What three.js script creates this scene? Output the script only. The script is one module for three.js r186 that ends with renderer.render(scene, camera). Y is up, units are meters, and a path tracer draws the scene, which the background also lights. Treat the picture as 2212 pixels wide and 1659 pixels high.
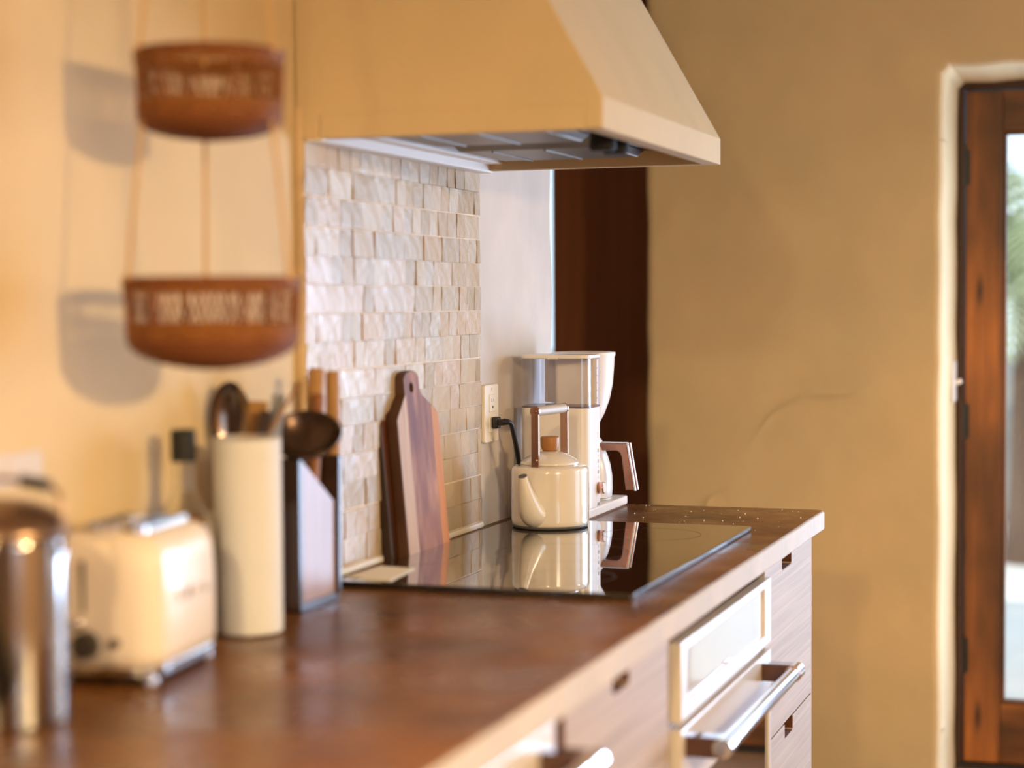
import * as THREE from 'three';
import { RoundedBoxGeometry } from 'three/addons/geometries/RoundedBoxGeometry.js';
import { TextGeometry } from 'three/addons/geometries/TextGeometry.js';
import { FontLoader } from 'three/addons/loaders/FontLoader.js';
import { RectAreaLightUniformsLib } from 'three/addons/lights/RectAreaLightUniformsLib.js';
import { mergeGeometries, mergeVertices, toCreasedNormals } from 'three/addons/utils/BufferGeometryUtils.js';

// ---------------------------------------------------------------- camera, sky, sun, area lights, exposure
const scene = new THREE.Scene();
const camera = new THREE.PerspectiveCamera(2 * Math.atan(829.5 / 4038.77) * 180 / Math.PI, 2212 / 1659, 0.05, 80);
camera.position.set(1.281, 1.38, 0);
camera.rotation.set(-0.04442, 0.32755, -0.00641, 'YXZ');
camera.focus = 3.9;
camera.userData.fStop = 1.65;
const renderer = new THREE.WebGLRenderer({ antialias: true });
renderer.toneMapping = THREE.LinearToneMapping;
renderer.toneMappingExposure = 1.08;
renderer.shadowMap.enabled = true;
RectAreaLightUniformsLib.init();

const SKY = new THREE.Color().setRGB(1.25, 1.55, 1.85);
scene.background = SKY;
const sun = new THREE.DirectionalLight(new THREE.Color().setRGB(1, 0.95, 0.88), 2.6);
sun.position.set(-2, 9, -1.5); sun.target.position.set(0, 0, -9);
Object.assign(sun.shadow.camera, { left: -10, right: 10, top: 10, bottom: -10, far: 30 });
sun.castShadow = true; scene.add(sun, sun.target);

// added daylight fill at unseen door leaves and unseen right-wall windows
function daylight(name, w, h, pos, look, col, I) {
  const l = new THREE.RectAreaLight(new THREE.Color().setRGB(...col), I, w, h);
  l.name = name; l.position.set(...pos); l.lookAt(...look); scene.add(l); return l;
}
const glow = new THREE.DirectionalLight(new THREE.Color().setRGB(0.50, 0.70, 1.0), 1.1);   // bright hazy sky low outside the glazed doors
glow.position.set(4.80, 1.45, -8.6); glow.target.position.set(0, 0, 0); glow.shadow.radius = 80;
Object.assign(glow.shadow.camera, { left: -8, right: 8, top: 6, bottom: -6, far: 30 });
glow.castShadow = true; glow.name = 'sky_daylight'; scene.add(glow, glow.target);
daylight('added_door_fill', 1.0, 1.5, [2.02, 0.95, -5.56], [1.9, 0.95, 0], [0.50, 0.69, 1.0], 23);   // added fill at two unseen leaves right of the visible one
daylight('added_window_fill', 1.1, 1.5, [3.28, 1.25, -4.45], [0, 1.25, -4.45], [0.5, 0.72, 1.0], 1.2);
daylight('added_window_fill', 1.2, 1.3, [3.28, 1.35, 0.2], [0, 1.35, 0.2], [0.55, 0.75, 1.0], 1.6);

const LAMP = new THREE.Color().setRGB(1, 0.72, 0.36);
const LAMPS = [[2.25, 1.8, -1.2, 16], [2.65, 1.85, -0.35, 3], [2.3, 1.68, -4.4, 4], [0.9, 2.3, 1.0, 13.5]];  // last two are added, unseen, to warm the far wall and hood

// ---------------------------------------------------------------- random numbers, noise, textures
let seed = 7;
const rnd = () => { seed = (seed + 0x6d2b79f5) | 0; let t = Math.imul(seed ^ (seed >>> 15), 1 | seed); t = (t + Math.imul(t ^ (t >>> 7), 61 | t)) ^ t; return ((t ^ (t >>> 14)) >>> 0) / 4294967296; };
const rr = (a, b) => a + (b - a) * rnd();
const hash = (x, y, s) => { let h = Math.imul(x, 374761393) + Math.imul(y, 668265263) + Math.imul(s, 974634781); h = Math.imul(h ^ (h >>> 13), 1274126177); return ((h ^ (h >>> 16)) >>> 0) / 4294967296; };
const sm = (t) => t * t * (3 - 2 * t);
function vnoise(x, y, px, py, s) {              // value noise that repeats every px, py cells
  const xi = Math.floor(x), yi = Math.floor(y), fx = sm(x - xi), fy = sm(y - yi), m = (a, n) => ((a % n) + n) % n;
  const h = (i, j) => hash(m(i, px), m(j, py), s);
  return (h(xi, yi) * (1 - fx) + h(xi + 1, yi) * fx) * (1 - fy) + (h(xi, yi + 1) * (1 - fx) + h(xi + 1, yi + 1) * fx) * fy;
}
function fbm(u, v, cx, cy, oct, s) {            // u, v in 0..1
  let a = 0, w = 0.5, n = 0;
  for (let i = 0; i < oct; i++) { a += w * vnoise(u * cx, v * cy, cx, cy, s + i); n += w; w *= 0.5; cx *= 2; cy *= 2; }
  return a / n;
}
function tex(size, f, srgb = false) {           // f(u, v) -> grey or [r, g, b] in 0..1
  const d = new Uint8Array(size * size * 4);
  for (let y = 0; y < size; y++) for (let x = 0; x < size; x++) {
    const c = f((x + 0.5) / size, (y + 0.5) / size), k = (y * size + x) * 4;
    for (let i = 0; i < 3; i++) d[k + i] = Math.max(0, Math.min(255, (Array.isArray(c) ? c[i] : c) * 255));
    d[k + 3] = 255;
  }
  const t = new THREE.DataTexture(d, size, size);
  t.wrapS = t.wrapT = THREE.RepeatWrapping; t.magFilter = THREE.LinearFilter; t.minFilter = THREE.LinearFilter;
  if (srgb) t.colorSpace = THREE.SRGBColorSpace;
  t.needsUpdate = true; return t;
}
const rep = (t, x, y = x) => { const c = t.clone(); c.repeat.set(x, y); c.needsUpdate = true; return c; };

const plasterBump = tex(1024, (u, v) => {
  const w = fbm(u, v, 5, 5, 3, 11);
  const a = fbm(u + 0.06 * w, v + 0.06 * w, 3, 3, 5, 1);
  const ridge = Math.pow(1 - Math.abs(2 * fbm(u, v, 4, 5, 3, 21) - 1), 18);      // trowel marks
  const mask = sm(Math.min(1, Math.max(0, (fbm(u, v, 6, 6, 2, 41) - 0.5) * 6)));
  return 0.25 + 0.5 * a + 0.22 * ridge * mask + 0.03 * fbm(u, v, 90, 90, 2, 5);
});
const plasterTone = tex(512, (u, v) => { const a = fbm(u, v, 4, 4, 5, 61) - 0.5, b = fbm(u, v, 20, 14, 3, 71) - 0.5; const k = 0.93 + 0.16 * a + 0.05 * b; return [k, k - 0.012 - 0.05 * a, k - 0.03 - 0.09 * a]; }, true);
const woodGrain = tex(512, (u, v) => {          // grain runs along v
  const w = fbm(u, v, 6, 2, 3, 3), g = fbm(u + 0.03 * w, v, 60, 3, 3, 9), l = Math.pow(vnoise(u * 26 + 2 * w, v * 2, 26, 2, 17), 2);
  return 0.80 + 0.13 * g + 0.05 * l - 0.05 * w;
}, true);
const knotWood = tex(512, (u, v) => {
  let k = 0.62 + 0.3 * fbm(u + 0.05 * fbm(u, v, 3, 3, 2, 8), v, 24, 2, 3, 29);
  const blot = fbm(u, v, 4, 3, 4, 33); k *= 0.25 + 1.35 * blot;
  for (const [x, y] of [[0.3, 0.2], [0.7, 0.52], [0.45, 0.83], [0.8, 0.12]]) { const d = Math.hypot((u - x) * 1.6, v - y); k *= 1 - 0.6 * Math.exp(-Math.pow(d / 0.03, 2)); }
  return [k, k * 0.98, k * 0.95];
}, true);
const boardGrain = tex(512, (u, v) => {
  const w = fbm(u, v, 3, 2, 3, 53), s = fbm(u + 0.05 * w, v * 0.9, 9, 2, 4, 57), f = fbm(u, v, 80, 4, 2, 58);
  const k = 0.30 + 1.05 * (s - 0.2) + 0.10 * f; return [k, k * (0.86 + 0.1 * s), k * (0.74 + 0.16 * s)];
}, true);
const paddleTone = tex(512, (u, v) => {         // three bands: pale with the door reflection painted in, mottled brown, honey
  const w = fbm(u, v, 4, 3, 4, 61), f = fbm(u, v, 70, 4, 3, 62), n = fbm(u + 0.04 * w, v, 7, 3, 4, 63), a = 1 - u + 0.02 * (w - 0.5);
  const m = (n - 0.42) * 1.1, pale = [0.78, 0.66, 0.56], brown = [0.68 - 0.5 * m, 0.47 - 0.55 * m, 0.33 - 0.5 * m], honey = [0.80, 0.52, 0.20];
  const c = a < 0.24 ? pale : a < 0.8 ? brown : honey, k = 0.9 + 0.2 * f + 0.12 * (w - 0.5); return c.map((x) => x * k);
}, true);
const concreteTone = tex(512, (u, v) => { const a = fbm(u, v, 4, 4, 5, 81), b = fbm(u, v, 14, 14, 3, 91); const k = 0.55 + 0.55 * a + 0.14 * (b - 0.5); return [k, k * (0.93 + 0.07 * b), k * (0.86 + 0.14 * b)]; }, true);
const concreteRough = tex(512, (u, v) => { const a = fbm(u, v, 5, 5, 5, 101), b = fbm(u, v, 22, 22, 3, 111); return 0.2 + 0.7 * a + 0.25 * (b - 0.5); });
const fineBump = tex(256, (u, v) => fbm(u, v, 40, 40, 3, 121));
const brushed = tex(256, (u, v) => 0.75 + 0.25 * fbm(u, v, 2, 120, 2, 131));
const glazeBump = tex(256, (u, v) => 0.8 * fbm(u, v, 4, 4, 3, 141) + 0.2 * Math.pow(fbm(u, v, 30, 30, 2, 151), 3));

// ---------------------------------------------------------------- materials
const C = (r, g, b) => new THREE.Color().setRGB(r, g, b);
const M = (c, roughness = 0.6, o = {}) => new THREE.MeshPhysicalMaterial({ color: C(...c), roughness, ...o });
const plaster = M([0.77, 0.60, 0.36], 0.85, { map: rep(plasterTone, 0.5), bumpMap: rep(plasterBump, 0.62), bumpScale: 0.026 });
const plasterSmooth = M([0.80, 0.68, 0.52], 0.8, { map: rep(plasterTone, 0.7), bumpMap: rep(plasterBump, 1.2), bumpScale: 0.003 });
const plasterDaylit = M([0.70, 0.64, 0.60], 0.8, { map: rep(plasterTone, 0.8), bumpMap: rep(plasterBump, 1.1), bumpScale: 0.006 });
const hoodPlaster = M([0.68, 0.54, 0.33], 0.8, { map: rep(plasterTone, 0.4), bumpMap: rep(fineBump, 3), bumpScale: 0.0008 });
const doorWood = M([0.42, 0.145, 0.032], 0.5, { map: rep(knotWood, 2.2, 0.8), bumpMap: rep(woodGrain, 4, 1), bumpScale: 0.0006 });
const passageShadeBrown = M([0.36, 0.11, 0.035], 0.75, { map: rep(woodGrain, 1.5, 0.6) });  // brown that holds the shade of the side passage
const floorMat = M([0.34, 0.19, 0.10], 0.5, { map: rep(concreteTone, 0.6) });
const counterTop = M([0.27, 0.115, 0.033], 0.3, { specularIntensity: 0.42, map: rep(concreteTone, 1.3), roughnessMap: rep(concreteRough, 1.6), bumpMap: rep(fineBump, 2), bumpScale: 0.0003 });
counterTop.roughness = 0.55;
const counterEdgeLit = M([0.56, 0.49, 0.43], 0.75, { map: rep(plasterTone, 3), bumpMap: rep(plasterBump, 4), bumpScale: 0.002 });  // same concrete as the top, paled for daylight falling on the edge
const paleWood = M([0.52, 0.395, 0.305], 0.6, { specularIntensity: 0.4, map: rep(woodGrain, 3.2, 1.1), bumpMap: rep(woodGrain, 3.2, 1.1), bumpScale: 0.0007 });
const gapShadeWood = M([0.15, 0.045, 0.014], 0.7, { map: rep(woodGrain, 5, 2) });  // dark brown that paints the shade in notches and gaps
const appliance = M([0.62, 0.57, 0.53], 0.28, { clearcoat: 0.4, clearcoatRoughness: 0.15 });
const screenSheen = M([0.74, 0.77, 0.82], 0.08, { clearcoat: 1, clearcoatRoughness: 0.02 });  // pale colour paints the bright door mirrored in the screen
const blackGlass = M([0.006, 0.005, 0.005], 0.03, { clearcoat: 1, clearcoatRoughness: 0.01, specularIntensity: 1, ior: 1.8 });
const printGrey = M([0.05, 0.045, 0.04], 0.3);
const steel = M([0.62, 0.60, 0.58], 0.24, { metalness: 1, roughnessMap: rep(brushed, 1, 2) });
const polished = M([0.78, 0.76, 0.74], 0.1, { metalness: 1 });
const copperSteel = M([0.56, 0.36, 0.28], 0.22, { metalness: 1 });
const bronzeGloss = M([0.055, 0.018, 0.010], 0.16, { clearcoat: 1, clearcoatRoughness: 0.08 });
const carafeMetal = M([0.34, 0.15, 0.085], 0.26, { metalness: 1 });
const blackPlastic = M([0.012, 0.011, 0.011], 0.45);
const whitePlastic = M([0.80, 0.75, 0.72], 0.32, { clearcoat: 0.3, clearcoatRoughness: 0.2 });
const almond = M([0.80, 0.72, 0.60], 0.45);
const enamel = M([0.78, 0.725, 0.68], 0.16, { clearcoat: 1, clearcoatRoughness: 0.05 });
const enamelWorn = M([0.10, 0.09, 0.09], 0.5);
const clearPlastic = M([0.96, 0.96, 0.98], 0.05, { transmission: 1, thickness: 0, ior: 1.45 });
const smokeBase = M([0.16, 0.11, 0.17], 0.2);
const glass = M([0.98, 0.99, 0.99], 0.02, { transmission: 1, thickness: 0, ior: 1.5 });
const solidGlass = M([0.97, 0.98, 0.96], 0.02, { transmission: 1, thickness: 0.004, ior: 1.48 });
const oil = M([0.80, 0.48, 0.10], 0.05, { transmission: 0.75, thickness: 0.05, ior: 1.46, attenuationColor: C(0.75, 0.42, 0.06), attenuationDistance: 0.04 });
const paper = M([0.78, 0.77, 0.76], 0.95, { bumpMap: rep(fineBump, 12), bumpScale: 0.0015 });
const cardMat = M([0.78, 0.72, 0.63], 0.8);
const rattan = M([0.23, 0.062, 0.007], 0.7, { map: rep(woodGrain, 20, 4) });
const rattanPale = M([0.36, 0.125, 0.014], 0.75, { map: rep(woodGrain, 20, 4) });
const cordMat = M([0.55, 0.33, 0.13], 0.9);
const walnutLit = M([0.47, 0.285, 0.215], 0.42, { map: rep(woodGrain, 6, 3), clearcoat: 0.15, clearcoatRoughness: 0.3 });  // lit copy of the walnut, window light put into the colour
const walnut = M([0.045, 0.018, 0.011], 0.34, { map: rep(woodGrain, 6, 3), clearcoat: 0.5, clearcoatRoughness: 0.3 });
const boardEdge = M([0.10, 0.036, 0.014], 0.5, { map: rep(woodGrain, 5, 5) });
const boardFront = M([0.86, 0.80, 0.74], 0.55, { map: rep(paddleTone, 1 / 0.21, 2.9), specularIntensity: 0.45 });
const boardBack = M([0.20, 0.065, 0.016], 0.45, { map: rep(boardGrain, 6, 2), clearcoat: 0.2, clearcoatRoughness: 0.3 });
const handleWood = M([0.55, 0.285, 0.085], 0.55, { map: rep(woodGrain, 14, 5) });
const redWood = M([0.42, 0.16, 0.05], 0.5, { map: rep(woodGrain, 14, 5) });
const knobWood = M([0.50, 0.21, 0.055], 0.4, { map: rep(woodGrain, 12, 6) });
const gripWood = M([0.70, 0.60, 0.50], 0.5, { map: rep(woodGrain, 12, 6) });
const linerSteel = M([0.17, 0.14, 0.12], 0.4, { metalness: 1 });
const canSteel = M([0.50, 0.48, 0.46], 0.14, { metalness: 1 });
const lidSteel = M([0.30, 0.20, 0.14], 0.32, { metalness: 1 });
const grout = M([0.78, 0.66, 0.54], 0.9);
const trimWhite = M([0.82, 0.78, 0.72], 0.5);
const lampGlow = new THREE.MeshStandardMaterial({ color: 0xffe0b0, emissive: LAMP, emissiveIntensity: 6 });
const shadeMat = M([0.72, 0.62, 0.48], 0.6);
const linen = M([0.7, 0.55, 0.36], 0.9);

// ---------------------------------------------------------------- geometry helpers
const rb = (w, h, d, r = 0.003, s = 2) => new RoundedBoxGeometry(w, h, d, s, Math.min(r, w / 2.01, h / 2.01, d / 2.01));
const box = (x0, x1, y0, y1, z0, z1, r = 0.003, s = 2) => rb(x1 - x0, y1 - y0, z1 - z0, r, s).translate((x0 + x1) / 2, (y0 + y1) / 2, (z0 + z1) / 2);
const lathe = (pts, n = 64) => new THREE.LatheGeometry(pts.map((p) => new THREE.Vector2(...p)), n);
const V = (x, y, z) => new THREE.Vector3(x, y, z);
const cat = (pts, closed = false, t = 0.5) => new THREE.CatmullRomCurve3(pts.map((p) => V(...p)), closed, 'catmullrom', t);
const tube = (pts, r, n = 32, k = 10, closed = false, t = 0.5) => new THREE.TubeGeometry(cat(pts, closed, t), n, r, k, closed);
const cyl = (r0, r1, h, n = 32) => new THREE.CylinderGeometry(r0, r1, h, n);
function rod(a, b, r, n = 20) { const A = V(...a), B = V(...b), d = B.clone().sub(A), g = cyl(r, r, d.length(), n); g.applyQuaternion(new THREE.Quaternion().setFromUnitVectors(V(0, 1, 0), d.normalize())); return g.translate(...A.add(B).multiplyScalar(0.5).toArray()); }
function poly(pts, holes = []) { const s = new THREE.Shape(pts.map((p) => new THREE.Vector2(...p))); for (const h of holes) s.holes.push(new THREE.Path(h.map((p) => new THREE.Vector2(...p)))); return s; }
function roundRect(w, h, r, n = 8) { const p = []; for (const [sx, sy, a] of [[1, 1, 0], [-1, 1, 1], [-1, -1, 2], [1, -1, 3]]) for (let i = 0; i <= n; i++) { const t = (a + i / n) * Math.PI / 2; p.push([sx * (w / 2 - r) + r * Math.cos(t), sy * (h / 2 - r) + r * Math.sin(t)]); } return p; }
const circle = (x, y, r, n = 24) => Array.from({ length: n }, (_, i) => [x + r * Math.cos(i / n * 2 * Math.PI), y + r * Math.sin(i / n * 2 * Math.PI)]);
const ext = (shape, depth, bevel = 0, seg = 2) => new THREE.ExtrudeGeometry(shape, { depth: depth - 2 * bevel, bevelEnabled: bevel > 0, bevelSize: bevel, bevelThickness: bevel, bevelOffset: -bevel, bevelSegments: seg, curveSegments: 12 }).translate(0, 0, bevel);
const merge = (...g) => mergeGeometries(g.flat().map((x) => { const y = x.index ? x.toNonIndexed() : x.clone(); for (const k of Object.keys(y.attributes)) if (!['position', 'normal', 'uv'].includes(k)) y.deleteAttribute(k); return y; }));
// the shape lies in the plane (z, y) and is extruded along x from x0 to x1
const extX = (shape, x0, x1, bevel = 0, seg = 2) => ext(shape, x1 - x0, bevel, seg).applyMatrix4(new THREE.Matrix4().makeBasis(V(0, 0, -1), V(0, 1, 0), V(1, 0, 0))).translate(x0, 0, 0);   // shape x = -z
// the shape lies in the plane (x, -z), extruded up from y0 to y1
const extY = (shape, y0, y1, bevel = 0, seg = 2) => ext(shape, y1 - y0, bevel, seg).rotateX(-Math.PI / 2).translate(0, y0, 0);
function boxUV(g) {                             // uv in metres on the plane a face lies in
  g = g.index ? g.toNonIndexed() : g; const p = g.attributes.position, n = g.attributes.normal, uv = new Float32Array(p.count * 2);
  for (let i = 0; i < p.count; i += 3) {
    const a = [0, 0, 0]; for (let j = 0; j < 3; j++) { a[0] += Math.abs(n.getX(i + j)); a[1] += Math.abs(n.getY(i + j)); a[2] += Math.abs(n.getZ(i + j)); }
    const m = a.indexOf(Math.max(...a));
    for (let j = i; j < i + 3; j++) { uv[j * 2] = m === 0 ? p.getZ(j) : p.getX(j); uv[j * 2 + 1] = m === 1 ? p.getZ(j) : p.getY(j); }
  }
  g.setAttribute('uv', new THREE.BufferAttribute(uv, 2)); return g;
}
function boxUVh(g) { g = boxUV(g); const u = g.attributes.uv; for (let i = 0; i < u.count; i++) { const a = u.getX(i); u.setXY(i, u.getY(i), a); } return g; }   // grain along the horizontal

// ---------------------------------------------------------------- naming helpers
const taken = {};
function numbered(n) { const k = taken[n] = (taken[n] ?? -1) + 1; return k ? `${n}_${String(k).padStart(3, '0')}` : n; }
function shadows(o) { o.castShadow = o.receiveShadow = true; return o; }
function thing(name, label, category, [x, y, z] = [0, 0, 0], turn = 0, group) {
  const o = new THREE.Group(); o.name = numbered(name); o.position.set(x, y, z); o.rotation.y = turn;
  o.userData = { label, category }; if (group) o.userData.group = group; scene.add(o); return o;
}
function part(o, name, geo, mat, label) { const m = shadows(new THREE.Mesh(geo, mat)); m.name = name; if (label) m.userData.label = label; o.add(m); return m; }
function whole(name, geo, mat, label, category, group) { const m = shadows(new THREE.Mesh(geo, mat)); m.name = numbered(name); m.userData = { label, category }; if (group) m.userData.group = group; scene.add(m); return m; }
function struct(name, geo, mat) { const m = geo ? shadows(new THREE.Mesh(geo, mat)) : new THREE.Group(); m.name = name; m.userData.kind = 'structure'; scene.add(m); return m; }

const Y = 0.92;                                  // counter top
const wob = (i, s) => (hash(i, 0, s) - 0.5);

// ================================================================ THE ROOM
struct('floor', boxUV(box(-3, 3.7, -0.12, 0, -6.4, 2.4, 0.001)), floorMat);
struct('ceiling', boxUV(box(-3, 3.7, 2.75, 2.95, -6.4, 2.4, 0.001)), plaster);
{ // kitchen wall on the left; its far end is a hand-shaped plaster edge
  const p = [[-2.4, 0]], n = 40; p.push([4.06, 0]);
  for (let i = 1; i < n; i++) { const y = i / n * 2.75; p.push([4.062 + 0.006 * wob(i, 3) + 0.004 * Math.sin(y * 7), y]); }
  p.push([4.06, 2.75], [-2.4, 2.75]);
  struct('wall_left', boxUV(extX(poly(p), -0.33, -0.013, 0.012, 3)), plaster);
}
{ // plaster between tiles and the wall's end, daylight painted in as whiter colour
  const p = [[3.567, Y - 0.02], [4.055, Y - 0.02]];
  for (let i = 1; i < 22; i++) p.push([4.057 + 0.007 * wob(i, 8) + 0.003 * Math.sin(i), Y - 0.02 + i / 22 * 1.4]);
  p.push([4.056, 2.3], [3.567, 2.3]);
  struct('wall_plaster_return', boxUV(extX(poly(p), -0.012, -0.002, 0.003)), plasterDaylit);
}
{ // far wall with the deep door opening
  const p = [[-0.08, 0]]; p.push([0.755, 0]);
  for (let i = 1; i < 20; i++) p.push([0.753 + 0.004 * wob(i, 5), i * 0.1]);
  p.push([0.757, 1.985], [0.775, 2.004]);
  for (let i = 1; i < 23; i++) p.push([0.775 + i * 0.08, 2.004 + 0.006 * wob(i, 6)]);
  p.push([2.66, 2.0], [2.66, 0], [3.65, 0], [3.65, 2.75], [-0.08, 2.75]);
  for (let i = 26; i > 0; i--) p.push([-0.08 + 0.006 * wob(i, 7), i * 0.1]);
  struct('wall_far', boxUV(ext(poly(p), 0.55, 0.022, 3).translate(0, 0, -5.75)), plaster);
}
struct('wall_hall', boxUV(box(-0.12, 0.1, 0, 2.75, -6.3, -5.76, 0.004)), plaster);
struct('wall_hall_left', boxUV(box(-2.9, -1.35, 0, 2.75, -6.3, -5.9, 0.004)), plaster);
struct('wall_hall_end', boxUV(box(-3.0, -2.8, 0, 2.75, -6.3, -3.0, 0.004)), plaster);
struct('wall_hall_side', boxUV(box(-2.9, -0.3, 0, 2.75, -3.2, -3.0, 0.004)), plaster);
{ // end of the side passage, its shade painted as dark boarding beside a bright window
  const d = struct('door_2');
  part(d, 'shade_board', boxUV(box(-0.581, -0.1, 0.01, 2.3, -5.95, -5.9, 0.006)), passageShadeBrown);
  part(d, 'door_frame', boxUV(box(-0.581, -0.1, 2.301, 2.36, -6.0, -5.93, 0.004)), passageShadeBrown);
  const w = struct('window_1');
  part(w, 'window_frame', boxUV(merge(box(-1.36, -1.3, 0, 2.75, -6.02, -5.94), box(-1.36, -0.58, 0, 0.12, -6.02, -5.94), box(-1.36, -0.58, 2.36, 2.75, -6.02, -5.94), box(-0.62, 0, 2.355, 2.75, -6.02, -5.9))), passageShadeBrown);
  part(w, 'window_pane', box(-1.3, -0.582, 0.12, 2.36, -5.985, -5.98, 0.001), glass);
}
{ // the right-hand and rear walls that close the room behind the camera
  struct('wall_right', boxUV(extX(poly([[-2.4, 0], [5.75, 0], [5.75, 2.75], [-2.4, 2.75]], [[[3.9, 0.5], [5.0, 0.5], [5.0, 2.0], [3.9, 2.0]].reverse(), [[-0.8, 0.7], [0.4, 0.7], [0.4, 2.0], [-0.8, 2.0]].reverse()]), 3.35, 3.65)), M([0.34, 0.22, 0.13], 0.85, { map: rep(plasterTone, 0.5), bumpMap: rep(plasterBump, 0.62), bumpScale: 0.02 }));
  struct('wall_rear', boxUV(box(-0.4, 3.65, 0, 2.75, 2.2, 2.4, 0.003)), M([0.10, 0.055, 0.035], 0.6, { map: rep(woodGrain, 1, 0.5) }));
  let k = 2;
  for (const [z0, z1, y0] of [[-5.0, -3.9, 0.5], [-0.4, 0.8, 0.7]]) {
    const w = struct('window_' + k++);  // unseen window, added for the daylight fill
    part(w, 'window_frame', boxUV(merge(box(3.4, 3.46, y0, 2.0, z0, z0 + 0.05), box(3.4, 3.46, y0, 2.0, z1 - 0.05, z1), box(3.4, 3.46, y0, y0 + 0.05, z0, z1), box(3.4, 3.46, 1.95, 2.0, z0, z1))), doorWood);
    part(w, 'window_pane', box(3.425, 3.43, y0 + 0.05, 1.95, z0 + 0.05, z1 - 0.05, 0.001), glass);
  }
}
{ // glazed timber doors in the far wall
  const d = struct('door_1'), z0 = -5.66, z1 = -5.6;
  part(d, 'door_frame', boxUV(merge(box(0.757, 0.7725, 0, 2.0, -5.72, -5.585, 0.003), box(0.757, 2.66, 1.985, 2.004, -5.72, -5.585, 0.003), box(2.622, 2.66, 0, 2.0, -5.72, -5.585, 0.003))), M([0.05, 0.018, 0.008], 0.6));
  const leaf = (a, b) => {
    part(d, 'door_stile', boxUV(box(a, a + 0.104, 0.014, 1.979, z0, z1, 0.004)), doorWood);
    part(d, 'door_stile', boxUV(box(b - 0.104, b, 0.014, 1.979, z0, z1, 0.004)), doorWood);
    part(d, 'top_rail', boxUVh(box(a + 0.104, b - 0.104, 1.862, 1.979, z0 + 0.004, z1 - 0.004, 0.004)), doorWood);
    part(d, 'bottom_rail', boxUVh(box(a + 0.104, b - 0.104, 0.014, 0.190, z0 + 0.004, z1 - 0.004, 0.004)), doorWood);
    part(d, 'glazing_bead', boxUV(merge(box(a + 0.104, a + 0.116, 0.19, 1.862, z0 + 0.01, z1 - 0.012, 0.003), box(b - 0.116, b - 0.104, 0.19, 1.862, z0 + 0.01, z1 - 0.012, 0.003), box(a + 0.11, b - 0.11, 0.19, 0.2, z0 + 0.01, z1 - 0.012, 0.003), box(a + 0.11, b - 0.11, 1.852, 1.862, z0 + 0.01, z1 - 0.012, 0.003))), doorWood);
    part(d, 'glass_pane', box(a + 0.11, b - 0.11, 0.196, 1.858, -5.634, -5.628, 0.001), glass);
  };
  leaf(0.777, 1.39); leaf(1.393, 2.004); leaf(2.007, 2.619);  // second and third leaf are unseen, added to let daylight in
  for (const y of [1.76, 1.02, 0.33]) part(d, 'hinge', merge(rod([0.774, y - 0.055, -5.594], [0.774, y + 0.055, -5.594], 0.008), rod([0.774, y + 0.055, -5.594], [0.774, y + 0.066, -5.594], 0.005), box(0.764, 0.79, y - 0.05, y + 0.05, -5.602, -5.598, 0.001)), blackPlastic);
  part(d, 'threshold', box(0.757, 2.66, -0.002, 0.012, -5.72, -5.57, 0.003), M([0.015, 0.012, 0.012], 0.7));  // near-black colour paints the shadow along the door bottom
}
{ // light switch on the door reveal
  const s = thing('light_switch', 'white toggle light switch on the bright reveal beside the timber door', 'light switch', [0.756, 1.14, -5.5]);
  part(s, 'plate', rb(0.008, 0.118, 0.095, 0.004), whitePlastic);
  part(s, 'toggle', rb(0.026, 0.014, 0.011, 0.003).rotateZ(0.35).translate(0.010, -0.002, 0), whitePlastic);
  for (const y of [-0.035, 0.035]) part(s, 'screw', cyl(0.003, 0.003, 0.002, 12).rotateZ(Math.PI / 2).translate(0.0045, y, 0), whitePlastic);
}

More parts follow.
